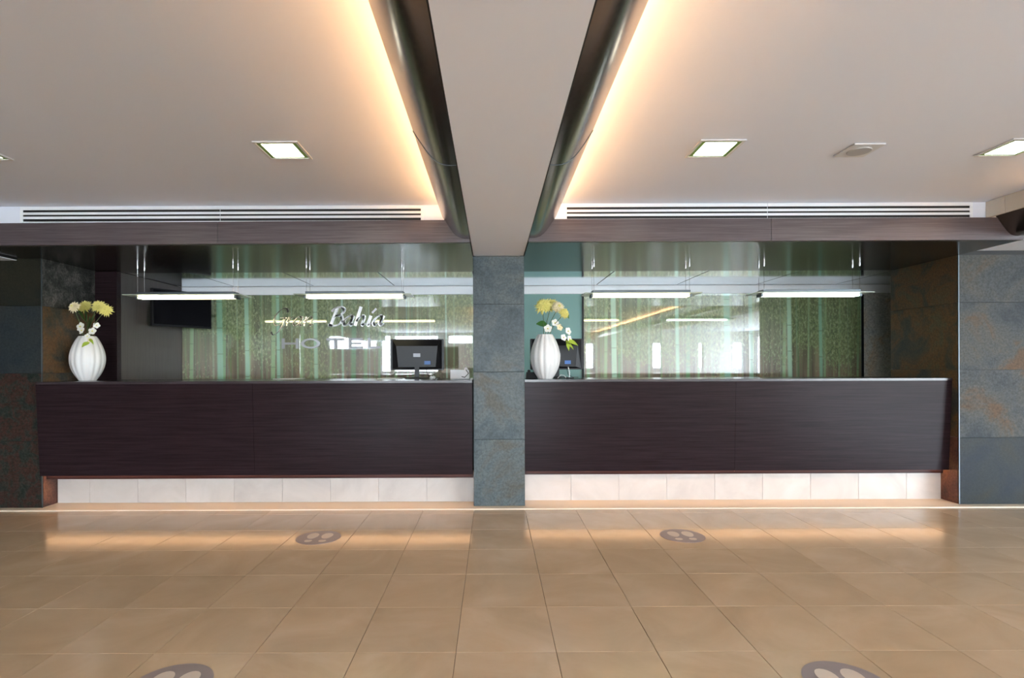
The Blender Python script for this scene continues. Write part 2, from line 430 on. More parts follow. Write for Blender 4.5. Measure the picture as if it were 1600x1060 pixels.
# dark return panel beside the left opening
YR = 5.375
tag(MB().box(XL - .012, -3.735, YR, YR + .06, .010, 2.19).build('wall_return_left', M['wenge']), kind='structure')
# right
wrr = MB().box(XR + .012, 10.0, D + .012, 5.53, .010, ZC).build('wall_front_right', M['darkgap']); tag(wrr, kind='structure')
clad(wrr, ['slate_navy', 'slate_pale', 'slate_pale', 'slate_pale'], 'front', XR, XR + 1.19, D)
clad(wrr, ['slate_navy', 'slate_pale', 'slate_pale', 'slate_pale'], 'front', XR + 1.19, XR + 2.38, D)
clad(wrr, ['slate_red', 'slate_rust', 'slate_rust', 'slate_rust'], 'side', D + .013, 5.545, XR, sign=1)
MB().box(XR - .003, XR + .004, D - .003, D + .004, .010, ZB - .01).build('corner_trim', M['steeltrim'], wrr)

# ------------------------------------------------------------------ back office shell
bw = MB().box(-4.2, 6.2, YW + .02, YW + .12, .010, 2.3).build('wall_back', M['white']); tag(bw, kind='structure')
MB().box(.10, 1.075, YW, YW + .018, .012, 2.094).build('teal_panel', M['teal'], bw)
MB().box(1.078, 1.092, YW - .03, YW + .018, .012, 2.094).build('door_jamb', M['black'], bw)
# white glossy frieze
MB().box(-3.73, 5.58, YW - .01, YW + .018, 2.096, 2.192).build('frieze', M['whitegloss'], bw)
# strip right of the mural: mirrored stone, its brightness put into the colour
xm = (1346 - CX) / 130.0
MB().box(xm + .03, xm + .55, YW - .002, YW + .018, .012, 2.094).build('slate_panel', M['slate_reflection'], bw)
MB().box(xm + .55, 5.6, YW - .002, YW + .018, .012, 2.094).build('slate_panel', M['slate_rust'], bw)
tag(MB().box(-3.80, -3.735, YR + .062, YW + .018, .010, 2.192).build('wall_office_left', M['sidewood']), kind='structure')
tag(MB().box(5.6, 5.7, 5.55, YW + .018, .010, 2.3).build('wall_office_right', M['wall']), kind='structure')
# office ceiling, gloss panels with joints
oc = MB().box(-3.9, 5.6, YB + .002, YW + .1, 2.21, 2.30).build('ceiling_office', M['darkgap']); tag(oc, kind='structure')
jx = [-3.73, -3.086, -2.13, -1.17, -.20, .30, 1.24, 2.20, 3.15, 4.1, 5.05, 5.58]
for a0, a1 in zip(jx, jx[1:]):
    MB().box(a0 + .006, a1 - .006, YB + .004, YW - .02, 2.196, 2.209, .001).build('ceiling_panel', M['glossceil'], oc)

# ------------------------------------------------------------------ beams and coves
def beam(x0, x1, y1, label, zb=ZB):
    t = empty('ceiling_beam', ((x0 + x1) / 2, y1, zb)); tag(t, label, 'beam', None)
    def b_(n_, mm, *a):
        o = MB().box(*a).build(n_, mm, t); o.location = (-(x0 + x1) / 2, -y1, -zb); return o
    b_('soffit_board', M['beam'], x0 + .006, x1 - .006, -8.0, y1, zb, ZC - .002)
    b_('shadow_strip', M['darkgap'], x0, x0 + .005, -8.0, y1, zb + .004, ZC - .002)
    b_('shadow_strip', M['darkgap'], x1 - .005, x1, -8.0, y1, zb + .004, ZC - .002)
    return t
beam(PX0, PX1, D + .001, 'pale boxed ceiling beam running forward from the central slate pillar')
beam(XR, XR + .9, D - .001, 'pale ceiling beam end above the right slate wall, beyond the dark canopy', 2.232)
beam(-5.0, -4.16, D - .001, 'pale ceiling beam end above the left slate wall, beyond the dark canopy', 2.178)
def bez(p0, p1, p2, p3, n_=12):
    out = []
    for i in range(n_ + 1):
        t = i / n_; u = 1 - t
        out.append(tuple(u ** 3 * a + 3 * u * u * t * b_ + 3 * u * t * t * c + t ** 3 * d for a, b_, c, d in zip(p0, p1, p2, p3)))
    return out
def trough(xin, sgn, label, y_end=YF - .012):
    """quarter-round steel cove: starts at xin (beside the beam) and opens upward away from it"""
    t = empty('cove_light', (xin, y_end, 2.22)); tag(t, label, 'cove light', 'steel cove lights along the beams')
    out = bez((.002, 2.222), (.10, 2.212), (.125, 2.25), (.213, 2.388))
    inn = [(u - .004 if i > 3 else u, z + .006) for i, (u, z) in enumerate(out)]
    poly = [(xin + sgn * u, z) for u, z in out] + [(xin + sgn * u, z) for u, z in inn[::-1]]
    for (y0, y1) in ((2.634, y_end), (-1.8, 2.628), (-7.9, -1.806)):
        o = MB().prism(poly, 'y', y0, y1).build('trough_section', M['steel'], t, True); o.location = (-xin, -y_end, -2.22)
    # end cap and joint ring
    cap = MB().prism([(xin + sgn * u, z) for u, z in out] + [(xin + sgn * .002, 2.388)], 'y', y_end, y_end + .008).build('end_cap', M['black'], t); cap.location = (-xin, -y_end, -2.22)
    ring = [(xin + sgn * (u + .0015), z - .0015) for u, z in out] + [(xin + sgn * u, z) for u, z in inn[::-1]]
    o = MB().prism(ring, 'y', 2.628, 2.634).build('joint_ring', M['steeltrim'], t); o.location = (-xin, -y_end, -2.22)
    o = MB().box(min(xin + sgn * .04, xin + sgn * .07), max(xin + sgn * .04, xin + sgn * .07), -7.8, y_end - .08, 2.370, 2.379).build('led_strip', M['lamp_warm'], t); o.location = (-xin, -y_end, -2.22)
trough(PX0, -1, 'long steel cove light on the left side of the central beam')
trough(PX1, 1, 'long steel cove light on the right side of the central beam')
trough(XR - .004, -1, 'dark end of a steel cove light at the far right edge under the glowing ceiling')

# ------------------------------------------------------------------ canopy : fascia boards and soffit
def canopy(pts_front, back, joint_px, label):
    """pts_front: ((xl, yl),(xr, yr)); back ((xl, yl),(xr, yr))"""
    (xl, yl), (xr, yr) = pts_front; (bl, byl), (br, byr) = back
    t = empty('canopy', ((xl + xr) / 2, (yl + yr) / 2, ZS)); tag(t, label, 'canopy', 'dark wood canopies over the reception counters')
    off = (-(xl + xr) / 2, -(yl + yr) / 2, -ZS)
    ztop = 2.366
    xj = (joint_px - CX) / 203.0
    def yat(x): return yl + (yr - yl) * (x - xl) / (xr - xl)
    for a0, a1 in ((xl, xj - .0015), (xj + .0015, xr)):
        o = MB().hexa([(a0, yat(a0), ZS), (a1, yat(a1), ZS), (a1, yat(a1) + .04, ZS), (a0, yat(a0) + .04, ZS),
                       (a0, yat(a0), ztop), (a1, yat(a1), ztop), (a1, yat(a1) + .04, ztop), (a0, yat(a0) + .04, ztop)]).build('fascia_board', M['fascia'], t); o.location = off
    o = MB().hexa([(xl, yl + .041, ZS + .001), (xr, yr + .041, ZS + .001), (br, byr, ZS + .001), (bl, byl, ZS + .001),
                   (xl, yl + .041, ZS + .02), (xr, yr + .041, ZS + .02), (br, byr, ZS + .02), (bl, byl, ZS + .02)]).build('soffit_panel', M['soffit'], t); o.location = off
    o = MB().hexa([(xl, yl + .06, ZS + .021), (xr, yr + .06, ZS + .021), (br, byr, ZS + .021), (bl, byl, ZS + .021),
                   (xl, yl + .06, 2.36), (xr, yr + .06, 2.36), (br, byr, 2.36), (bl, byl, 2.36)]).build('carcass', M['darkgap'], t); o.location = off
    return t
canopy(((-4.22, YF + .055), (PX0 - .002, YF)), ((-3.95, YB), (PX0 - .002, YB)), 338, 'long dark wood canopy over the left reception counter')
canopy(((PX1 + .002, YF - .01), (XR - .001, YF - .01)), ((PX1 + .002, YB), (XR - .001, YB)), 1205, 'long dark wood canopy over the right reception counter')

# bulkhead above the canopy with the air grilles
tag(MB().box(-4.35, PX0 - .01, YF + .062, YF + .16, 2.37, ZC - .001).build('wall_bulkhead_left', M['ceiling']), kind='structure')
tag(MB().box(PX1 + .01, 4.4, YF + .040, YF + .16, 2.37, ZC - .001).build('wall_bulkhead_right', M['ceiling']), kind='structure')
def grille(px0, px1, y, label, grp, capl=True, capr=True):
    x0, x1 = (px0 - CX) / (F / y), (px1 - CX) / (F / y)
    t = empty('air_grille', ((x0 + x1) / 2, y, 2.372)); tag(t, label, 'vent', grp)
    off = (-(x0 + x1) / 2, -y, -2.372)
    z0, z1 = 2.372, ZC - .004
    f = MB().box(x0, x1, y - .006, y, z1 - .026, z1, .001).box(x0, x1, y - .006, y, z0, z0 + .007)
    cl_, cr_ = (.022 if capl else .0), (.022 if capr else .0)
    if capl: f.box(x0, x0 + .022, y - .006, y, z0 + .007, z1 - .026)
    if capr: f.box(x1 - .022, x1, y - .006, y, z0 + .007, z1 - .026)
    o = f.build('frame', M['whitegloss'], t); o.location = off
    o = MB().box(x0 + (.01 if capl else .001), x1 - (.01 if capr else .001), y - .001, y + .0005, z0 + .003, z1 - .02).build('dark_backing', M['darkgap'], t); o.location = off
    for zc in (z0 + .036, z0 + .069):
        s_ = MB().hexa([(x0 + cl_, y - .012, zc - .011), (x1 - cr_, y - .012, zc - .011), (x1 - cr_, y - .002, zc - .006), (x0 + cl_, y - .002, zc - .006),
                        (x0 + cl_, y - .010, zc + .009), (x1 - cr_, y - .010, zc + .009), (x1 - cr_, y - .002, zc + .011), (x0 + cl_, y - .002, zc + .011)])
        o = s_.build('slat', M['whitegloss'], t); o.location = off
G = 'white linear air grilles above the canopies'
grille(33, 344.8, YF + .061, 'white slatted air grille above the left canopy, left half', G, True, False)
grille(345.2, 663, YF + .061, 'white slatted air grille above the left canopy, half next to the central beam', G, False, True)
grille(882, 1199.8, YF + .039, 'white slatted air grille above the right canopy, half next to the central beam', G, True, False)
grille(1200.2, 1520, YF + .039, 'white slatted air grille above the right canopy, right half by the glowing cove', G, False, True)
# cream boxed upstand at the right end
t = empty('corner_upstand', (3.83, YF - .02, 2.37)); tag(t, 'cream boxed upstand in the top right corner under the glowing ceiling', 'panel')
for y0, y1 in ((YF - .115, YF + .036), (YF - .50, YF - .119)):
    o = MB().box(3.832, 3.85, y0, y1, 2.372, ZC - .002, .001).build('board', M['cream'], t); o.location = (-3.83, -(YF - .02), -2.37)

# ------------------------------------------------------------------ downlights and speaker grille
def downlight(xc, label):
    y0, y1 = 3.02, 3.25
    t = empty('downlight', (xc, 3.135, ZC)); tag(t, label, 'downlight', 'square recessed downlights')
    h = .128
    f = MB()
    for a in ((-h, h, -h, -h + .016), (-h, h, h - .016, h), (-h, -h + .016, -h + .016, h - .016), (h - .016, h, -h + .016, h - .016)):
        f.box(a[0], a[1], a[2], a[3], -.008, -.001, .001)
    f.build('frame', M['whiteplastic'], t)
    r = MB(); q = h - .016
    for a in ((-q, q, -q, -q + .018), (-q, q, q - .018, q), (-q, -q + .024, -q + .018, q - .018), (q - .024, q, -q + .018, q - .018)):
        r.box(a[0], a[1], a[2], a[3], -.005, -.001)
    r.build('reflector_rim', M['rim'], t)
    MB().box(-q + .024, q - .024, -q + .018, q - .018, -.006, -.001).build('diffuser', M['lamp_down'], t)
M['rim'] = mat('green_glow_rim', (.22, .38, .10), .4)  # yellow-green glow around the lamp put into the rim colour
downlight(-3.01, 'square recessed ceiling light cut off by the left edge')
downlight(-1.21, 'square recessed ceiling light left of the central beam')
downlight(1.29, 'square recessed ceiling light just right of the central beam')
downlight(3.03, 'square recessed ceiling light at the far right')
t = empty('ceiling_speaker', (2.145, 3.16, ZC)); tag(t, 'small square ceiling speaker plate between the two right downlights', 'speaker')
MB().box(-.09, .09, -.095, .095, -.010, -.001, .002).build('plate', M['whiteplastic'], t)
MB().lathe([(.062, -.016), (.064, -.011), (.064, -.0101)], n=20).build('grille_cover', M['palegrey'], t, True)

# ------------------------------------------------------------------ central pillar
t = empty('slate_pillar', ((PX0 + PX1) / 2, D + .17, .010)); tag(t, 'central blue-grey slate clad pillar between the two reception counters', 'pillar')
off = Vector((-(PX0 + PX1) / 2, -(D + .17), -.010))
zj = [.011, .594, 1.186, 1.779, ZB - .002]
for i in range(4):
    o = MB().box(PX0 + .001, PX1 - .001, D, D + .34, zj[i] + .001, zj[i + 1] - .001, .002).build('slate_block', M['slate_grey'], t); o.location = off
o = MB().box(PX0 + .004, PX1 - .004, D + .004, D + .336, .0105, ZB - .003).build('core', M['darkgap'], t); o.location = off

# ------------------------------------------------------------------ reception counters
ZT = 1.115
def counter(xl, xr, ytop, ybot, yplinth, joint_px, label, xpl, xpr, bev_ends=.0):
    t = empty('reception_counter', ((xl + xr) / 2, ytop, .010)); tag(t, label, 'counter', 'dark wood reception counters')
    off = (-(xl + xr) / 2, -ytop, -.010)
    zb = .292
    xj = (joint_px - CX) / (F / ytop)
    for a0, a1 in ((xl, xj - .001), (xj + .001, xr)):
        # leaning front panel
        o = MB().hexa([(a0, ybot, zb), (a1, ybot, zb), (a1, ybot + .018, zb), (a0, ybot + .018, zb),
                       (a0, ytop, ZT - .022), (a1, ytop, ZT - .022), (a1, ytop + .018, ZT - .022), (a0, ytop + .018, ZT - .022)]).build('front_panel', M['wenge'], t); o.location = off
    xi = max(xl, XL + .003)
    wp = [(xl, ytop - .004), (xr, ytop - .004), (xr, 5.45)] + ([(-3.73, 5.45), (-3.73, 5.37), (xi, 5.37)] if xi > xl else [(xi, 5.45)]) + ([(xi, D - .004), (xl, D - .004)] if xi > xl else [])
    o = MB().prism(wp, 'z', ZT - .021, ZT).build('worktop', M['wengetop'], t); o.location = off
    o = MB().box(max(xl, XL + .003), xr, ybot + .032, yplinth + .03, zb + .001, zb + .02).build('bottom_board', M['wenge'], t); o.location = off
    o = MB().box(xpl, xpr, yplinth + .014, 5.2, .011, ZT - .024).build('carcass', M['darkgap'], t); o.location = off
    # marble plinth tiles in line with the floor tiles
    js = sorted({xpl, xpr, *[PX0 + .006 + k * T for k in range(-12, 12) if xpl + .02 < PX0 + .006 + k * T < xpr - .02]})
    for a0, a1 in zip(js, js[1:]):
        o = MB().box(a0 + .001, a1 - .001, yplinth, yplinth + .012, .0105, .291, .001).build('plinth_tile', M['plinth'], t); o.location = off
    o = MB().box(xpl + .02, xpr - .02, ybot + .042, ybot + .054, zb - .008, zb).build('led_strip', M['lamp_under'], t); o.location = off
    o = MB().box(xpl + .005, xpr - .005, ybot + .062, ybot + .068, zb - .040, zb).build('light_baffle', M['wenge'], t); o.location = off  # unseen board added to keep the strip's light off the plinth
    return t
counter((55 - 770) / 181.0, PX0 - .008, 4.67, 4.712, 4.90, 394, 'long dark wood reception counter left of the pillar', XL + .002, PX0 - .002)
counter(PX1 + .004, XR - .004, 4.80, 4.838, 4.927, 1150, 'long dark wood reception counter right of the pillar', PX1 + .002, XR - .002)

# ------------------------------------------------------------------ bamboo murals
def mural(x0, x1, joints, label):
    t = empty('bamboo_mural', ((x0 + x1) / 2, YW, .012)); tag(t, label, 'mural', 'glass murals printed with a bamboo grove')
    js = [x0] + joints + [x1]
    for a0, a1 in zip(js, js[1:]):
        o = MB().box(a0 + .001, a1 - .001, YW, YW + .018, .012, 2.094).build('glass_panel', M['bamboo'], t); o.location = (-(x0 + x1) / 2, -YW, -.012)
mural(-3.733, .098, [-2.75, -1.762, -.78], 'glass wall mural of a bamboo grove behind the left counter')
mural(1.094, xm, [2.02, 3.02, 3.75], 'glass wall mural of a bamboo grove behind the right counter')
MB().box(xm + .002, xm + .028, YW - .004, YW + .018, .012, 2.094).build('edge_strip', M['black'], bw)

# ------------------------------------------------------------------ hotel sign on the left mural
def cat_rom(pts, k_=6):
    if len(pts) < 3:
        (a, b_), = [(pts[0], pts[1])]; return [(a[0] + (b_[0] - a[0]) * i / 4, a[1] + (b_[1] - a[1]) * i / 4) for i in range(5)]
    P_ = [pts[0]] + list(pts) + [pts[-1]]; out = []
    for i in range(1, len(P_) - 2):
        for j in range(k_):
            t_ = j / k_
            out.append(tuple(.5 * (2 * P_[i][c] + (P_[i + 1][c] - P_[i - 1][c]) * t_ + (2 * P_[i - 1][c] - 5 * P_[i][c] + 4 * P_[i + 1][c] - P_[i + 2][c]) * t_ ** 2
                       + (3 * P_[i][c] - P_[i - 1][c] - 3 * P_[i + 1][c] + P_[i + 2][c]) * t_ ** 3) for c in (0, 1)))
    out.append(pts[-1]); return out
GL = {
 'G': [[(1.35, 1.45), (1.15, 1.8), (.75, 1.85), (.35, 1.5), (.1, .9), (.2, .3), (.6, .05), (1.0, .3), (1.2, .85)], [(1.25, .85), (1.15, .1), (.9, -.7), (.45, -.95), (.2, -.65)], [(.75, .85), (1.4, .85)]],
 'r': [[(.1, .95), (.12, 0)], [(.1, .45), (.3, .85), (.62, .97)]],
 'a': [[(.8, .85), (.5, 1.0), (.15, .7), (.05, .3), (.25, .02), (.55, .15), (.82, .7)], [(.85, .98), (.78, .25), (.9, .02), (1.1, .2)]],
 'n': [[(.1, .95), (.12, 0)], [(.1, .45), (.35, .88), (.62, .97), (.75, .75), (.73, .2), (.85, .02), (1.05, .2)]],
 'B': [[(.35, 1.8), (.25, 0)], [(-.05, 1.45), (.2, 1.78), (.75, 1.88), (1.1, 1.6), (.95, 1.15), (.45, 1.0)], [(.45, 1.0), (1.0, .95), (1.2, .55), (1.0, .12), (.5, -.02), (.05, .1)]],
 'h': [[(.1, 1.9), (.1, 0)], [(.1, .45), (.32, .85), (.6, .98), (.75, .75), (.73, .2), (.85, .02), (1.05, .2)]],
 'í': [[(.2, .98), (.18, .2), (.3, .02), (.5, .2)], [(.25, 1.3), (.5, 1.7)]],
}
ADV = {'G': 1.5, 'r': .72, 'a': 1.15, 'n': 1.2, 'B': 1.35, 'h': 1.12, 'í': .58}
t = empty('hotel_sign', (-2.05, YW - .02, 1.45)); tag(t, 'metal lettering reading Gran Bahía HOTEL on the left bamboo mural', 'sign')
M['letter_gold'] = mat('letter_metal', (.75, .74, .70), .15, 1)
M['letter_dark'] = mat('letter_dark_metal', (.30, .31, .32), .3, .7)
M['letter_silver'] = mat('letter_silver', (.40, .42, .45), .4, .2)
M['letter_white'] = mat('letter_satin', (.85, .86, .88), .3, .5)
def letter(ch, ox, oz, u, uz, nib, mm):
    b_ = MB()
    for st in GL[ch]:
        pts = cat_rom(st)
        pts = [(ox + (x_ + .30 * z_) * u, oz + z_ * uz) for x_, z_ in pts]
        for (xa, za), (xb, zb_) in zip(pts, pts[1:]):
            L_ = math.hypot(xb - xa, zb_ - za)
            if L_ < 1e-6: continue
            nx, nz = -(zb_ - za) / L_, (xb - xa) / L_
            an = math.radians(25)
            wd = nib * (.28 + .72 * abs(nx * math.cos(an) + nz * math.sin(an))) / 2
            ex, ez = (xb - xa) / L_ * .003, (zb_ - za) / L_ * .003
            q = [(xa - ex - nx * wd, za - ez - nz * wd), (xb + ex - nx * wd, zb_ + ez - nz * wd), (xb + ex + nx * wd, zb_ + ez + nz * wd), (xa - ex + nx * wd, za - ez + nz * wd)]
            b_.prism(q, 'y', YW - .022, YW - .004)
    o = b_.build('letter', mm, t); o.location = (2.05, -(YW - .02), -1.45)
s_ = 130.0
x = P(425, 512, s_).x; z = P(460, 509.5, s_).z
for ch in 'Gran': letter(ch, x, z, .112, .112, .020 if ch != 'G' else .018, M['letter_gold']); x += ADV[ch] * .112
x = P(513, 510, s_).x
for ch in 'Bahía': letter(ch, x, z, .125, .118, .040, M['letter_white']); x += ADV[ch] * .125
# second line HOTEL
zl, zh = P(500, 545, s_).z, P(500, 529, s_).z
def bars(rects):
    b_ = MB()
    for r_ in rects: b_.box(r_[0], r_[1], YW - .020, YW - .004, r_[2], r_[3])
    return b_
hh = zh - zl; w_ = .20; th = .032
def put(b_, mm):
    o = b_.build('letter', mm, t); o.location = (2.05, -(YW - .02), -1.45)
xh = P(441, 540, s_).x
put(bars([(xh, xh + th, zl, zh), (xh + w_ - th, xh + w_, zl, zh), (xh + th, xh + w_ - th, zl + hh / 2 - .012, zl + hh / 2 + .012)]), M['letter_dark'])
xo = P(486, 540, s_).x; b_ = MB()
for k in range(24):
    a0, a1 = 2 * math.pi * k / 24, 2 * math.pi * (k + 1) / 24
    ro_, ri = (.115, hh / 2), (.075, hh / 2 - .022)
    q = [(xo + ro_[0] * math.cos(a0), zl + hh / 2 + ro_[1] * math.sin(a0)), (xo + ro_[0] * math.cos(a1), zl + hh / 2 + ro_[1] * math.sin(a1)),
         (xo + ri[0] * math.cos(a1), zl + hh / 2 + ri[1] * math.sin(a1)), (xo + ri[0] * math.cos(a0), zl + hh / 2 + ri[1] * math.sin(a0))]
    b_.prism(q, 'y', YW - .020, YW - .004)
put(b_, M['letter_dark'])
xt = P(511, 540, s_).x
put(bars([(xt, xt + .21, zh - .026, zh), (xt + .105 - th / 2, xt + .105 + th / 2, zl, zh - .026)]), M['letter_silver'])
xe = P(545, 540, s_).x
put(bars([(xe, xe + th, zl, zh), (xe + th, xe + .17, zh - .024, zh), (xe + th, xe + .15, zl + hh / 2 - .012, zl + hh / 2 + .012), (xe + th, xe + .17, zl, zl + .024)]), M['letter_silver'])
xe = P(575, 540, s_).x
put(bars([(xe, xe + th, zl, zh), (xe + th, xe + .15, zl, zl + .024)]), M['letter_silver'])

# ------------------------------------------------------------------ pendant lights
def pendant(xc, lampmat, label):
    yc = 5.09; z = 1.906
    t = empty('pendant_light', (xc, yc, z)); tag(t, label, 'pendant light', 'linear pendant lights over the counters')
    MB().box(-.455, .455, -.055, .055, .012, .034, .002).build('housing', M['steeltrim'], t)
    MB().box(-.54, .54, -.122, .122, -.004, .004, .001).build('glass_shade', M['glassedge'], t)
    for sy in (-1, 1):
        MB().tube([(-.45, sy * .03, -.018), (.45, sy * .03, -.018)], .009, 10).build('tube_lamp', lampmat, t, True)
    for sx in (-1, 1):
        MB().box(sx * .46 - .01, sx * .46 + .01, -.05, .05, -.030, -.005, .001).build('end_holder', M['steeltrim'], t)
        for sy in (-1, 1):
            MB().tube([(sx * .445, sy * .05, .03), (sx * .445, sy * .05, ZS - z - .03)], .0012, 5).build('suspension_wire', M['chrome'], t)
            MB().lathe([(.003, ZS - z - .040), (.008, ZS - z - .036), (.009, ZS - z - .01), (.009, ZS - z - .0005)], (sx * .445, sy * .05, 0), 12).build('ceiling_fixing', M['chrome'], t, True)
pendant(-2.863, M['lamp_tube'], 'glass pendant light hanging at the far left in front of the wall television')
pendant(-1.29, M['lamp_tube'], 'glass pendant light hanging above the hotel lettering')
pendant(1.39, M['lamp_tube'], 'glass pendant light hanging just right of the yellow flowers')
pendant(2.976, M['lamp_cool'], 'cool white glass pendant light at the far right')

# ------------------------------------------------------------------ television on the office side wall
pL, pR = P(236, 480, 146), P(329, 490, 133)
dx, dy = pR.x - pL.x, pR.y - pL.y; ang = math.atan2(dy, dx); wd = math.hypot(dx, dy); ht = .405
zc = P(236, 479.5, 146).z
t = empty('television', ((pL.x + pR.x) / 2, (pL.y + pR.y) / 2, zc)); t.rotation_euler = (0, 0, ang)
tag(t, 'flat black television angled on a wall bracket behind the far left pendant light', 'television')
MB().box(-wd / 2, wd / 2, -.02, .02, -ht / 2, ht / 2, .004).build('casing', M['black'], t)
MB().box(-wd / 2 + .015, wd / 2 - .015, -.0225, -.0205, -ht / 2 + .022, ht / 2 - .015).build('screen', M['blackgloss'], t)
MB().box(-.12, .12, .021, .05, -.1, .1, .004).build('mount_plate', M['black'], t)
MB().tube([(0, .05, 0), (-.05, .10, 0), (-.13, .155, 0)], .016, 8).build('bracket_arm', M['black'], t, True)

# ------------------------------------------------------------------ monitors
def monitor(px, s, label):
    p = P(px, 590, s); y = F / s
    t = empty('computer_monitor', (p.x, y, ZT + .001)); tag(t, label, 'monitor', 'black computer monitors seen from behind')
    W, hgt, zb = .528, .308, .082
    MB().box(-W / 2, W / 2, .0, .026, zb, zb + hgt, .005).build('bezel', M['black'], t)
    MB().box(-W / 2 + .012, W / 2 - .012, .0265, .0275, zb + .018, zb + hgt - .012).build('screen', M['blackgloss'], t)
    # bulged back shell with a raised band
    MB().hexa([(-W / 2 + .02, 0, zb + .012), (W / 2 - .02, 0, zb + .012), (W / 2 - .02, 0, zb + hgt - .01), (-W / 2 + .02, 0, zb + hgt - .01),
               (-W / 2 + .08, -.028, zb + .03), (W / 2 - .08, -.028, zb + .03), (W / 2 - .06, -.028, zb + hgt - .07), (-W / 2 + .06, -.028, zb + hgt - .07)]).build('back_shell', M['black'], t)
    MB().box(-.15, .15, -.036, -.0285, zb + .03, zb + .10, .003).build('port_cover', M['black'], t)
    MB().box(-.035, .035, -.0305, -.0285, zb + .13, zb + .165, .001).build('badge', M['badge'], t)
    MB().box(.075, .135, -.038, -.0365, zb + .055, zb + .09).build('sticker', M['blue'], t)
    MB().box(-.022, .022, -.030, -.008, .012, zb + .10, .004).build('neck', M['black'], t)
    MB().lathe([(.12, 0), (.12, .006), (.09, .012), (.03, .016)], (0, -.01, 0), 28).build('base', M['black'], t, True)
    MB().tube([(.09, -.02, zb + .035), (.10, -.045, zb - .02), (.11, -.03, .03), (.16, .0, .006), (.22, .04, .004)], .003, 6).build('cable', M['black'], t, True)
M['badge'] = mat('silver_badge', (.22, .22, .24), .4, .5)
monitor(652, 158, 'black computer monitor standing free on the left counter')
monitor(870, 157, 'black computer monitor half hidden behind the white vase on the right counter')

# white desk phone and small devices
p = P(719, 590, 160)
t = empty('desk_phone', (p.x, p.y, ZT + .001)); tag(t, 'white desk telephone on the left counter next to the pillar', 'telephone')
MB().hexa([(-.09, -.08, 0), (.09, -.08, 0), (.09, .08, 0), (-.09, .08, 0), (-.09, -.07, .085), (.09, -.07, .085), (.09, .08, .03), (-.09, .08, .03)]).build('body', M['whiteplastic'], t)
MB().tube([(.06, -.06, .092), (.06, 0, .082), (.06, .07, .052)], [.018, .012, .018], 10).build('handset', M['whiteplastic'], t, True)
MB().tube([(.06, -.07, .085), (.085, -.095, .05), (.05, -.10, .012), (.02, -.085, .02)], .004, 6).build('cord', M['black'], t, True)
p = P(826, 590, 160)
t = empty('desk_phone', (p.x + .03, p.y, ZT + .001)); tag(t, 'small black telephone beside the pillar on the right counter', 'telephone')
MB().hexa([(-.06, -.06, 0), (.05, -.06, 0), (.05, .08, 0), (-.06, .08, 0), (-.055, -.05, .06), (.045, -.05, .06), (.045, .08, .03), (-.055, .08, .03)]).build('body', M['black'], t)
MB().tube([(-.03, -.05, .068), (-.03, .0, .06), (-.03, .06, .045)], [.016, .011, .016], 10).build('handset', M['black'], t, True)
p = P(888, 591, 166)
t = empty('charging_stand', (p.x, p.y, ZT + .001)); tag(t, 'small stand with a white cable right of the vase on the right counter', 'stand')
MB().box(-.02, .05, -.025, .025, 0, .012, .002).build('foot', M['black'], t)
MB().tube([(.01, 0, .01), (.012, .0, .06), (.0, .01, .11)], .004, 8).build('cable', M['whiteplastic'], t, True)
MB().tube([(-.02, 0, .004), (-.04, -.01, .03), (-.07, .0, .035), (-.10, .0, .004)], .003, 6).build('loose_wire', M['whiteplastic'], t, True)
p = P(676, 592, 163)
t = empty('computer_mouse', (p.x, p.y, ZT + .001)); tag(t, 'small white computer mouse beside the left monitor foot', 'mouse')
MB().lathe([(.022, 0), (.03, .008), (.026, .022), (.012, .030)], n=16).build('shell', M['whiteplastic'], t, True)
MB().box(-.003, .003, -.026, -.01, .024, .031, .001).build('wheel', M['black'], t)
for px_, lab in ((455, 'white slab standing in for a bright line on the left counter below the hotel lettering'), (612, 'white slab standing in for a bright shelf edge on the left counter just left of the monitor')):
    p = P(px_, 590, 156)  # thin white slab added where a bright reflecting edge shows
    tag(MB().box(-.105, .105, -.148, .148, 0, .004, .001).build('bright_line_slab', M['white'], loc=(p.x, p.y - .05, ZT + .001)), lab, 'bright line', 'white slabs standing in for bright lines on the left counter')

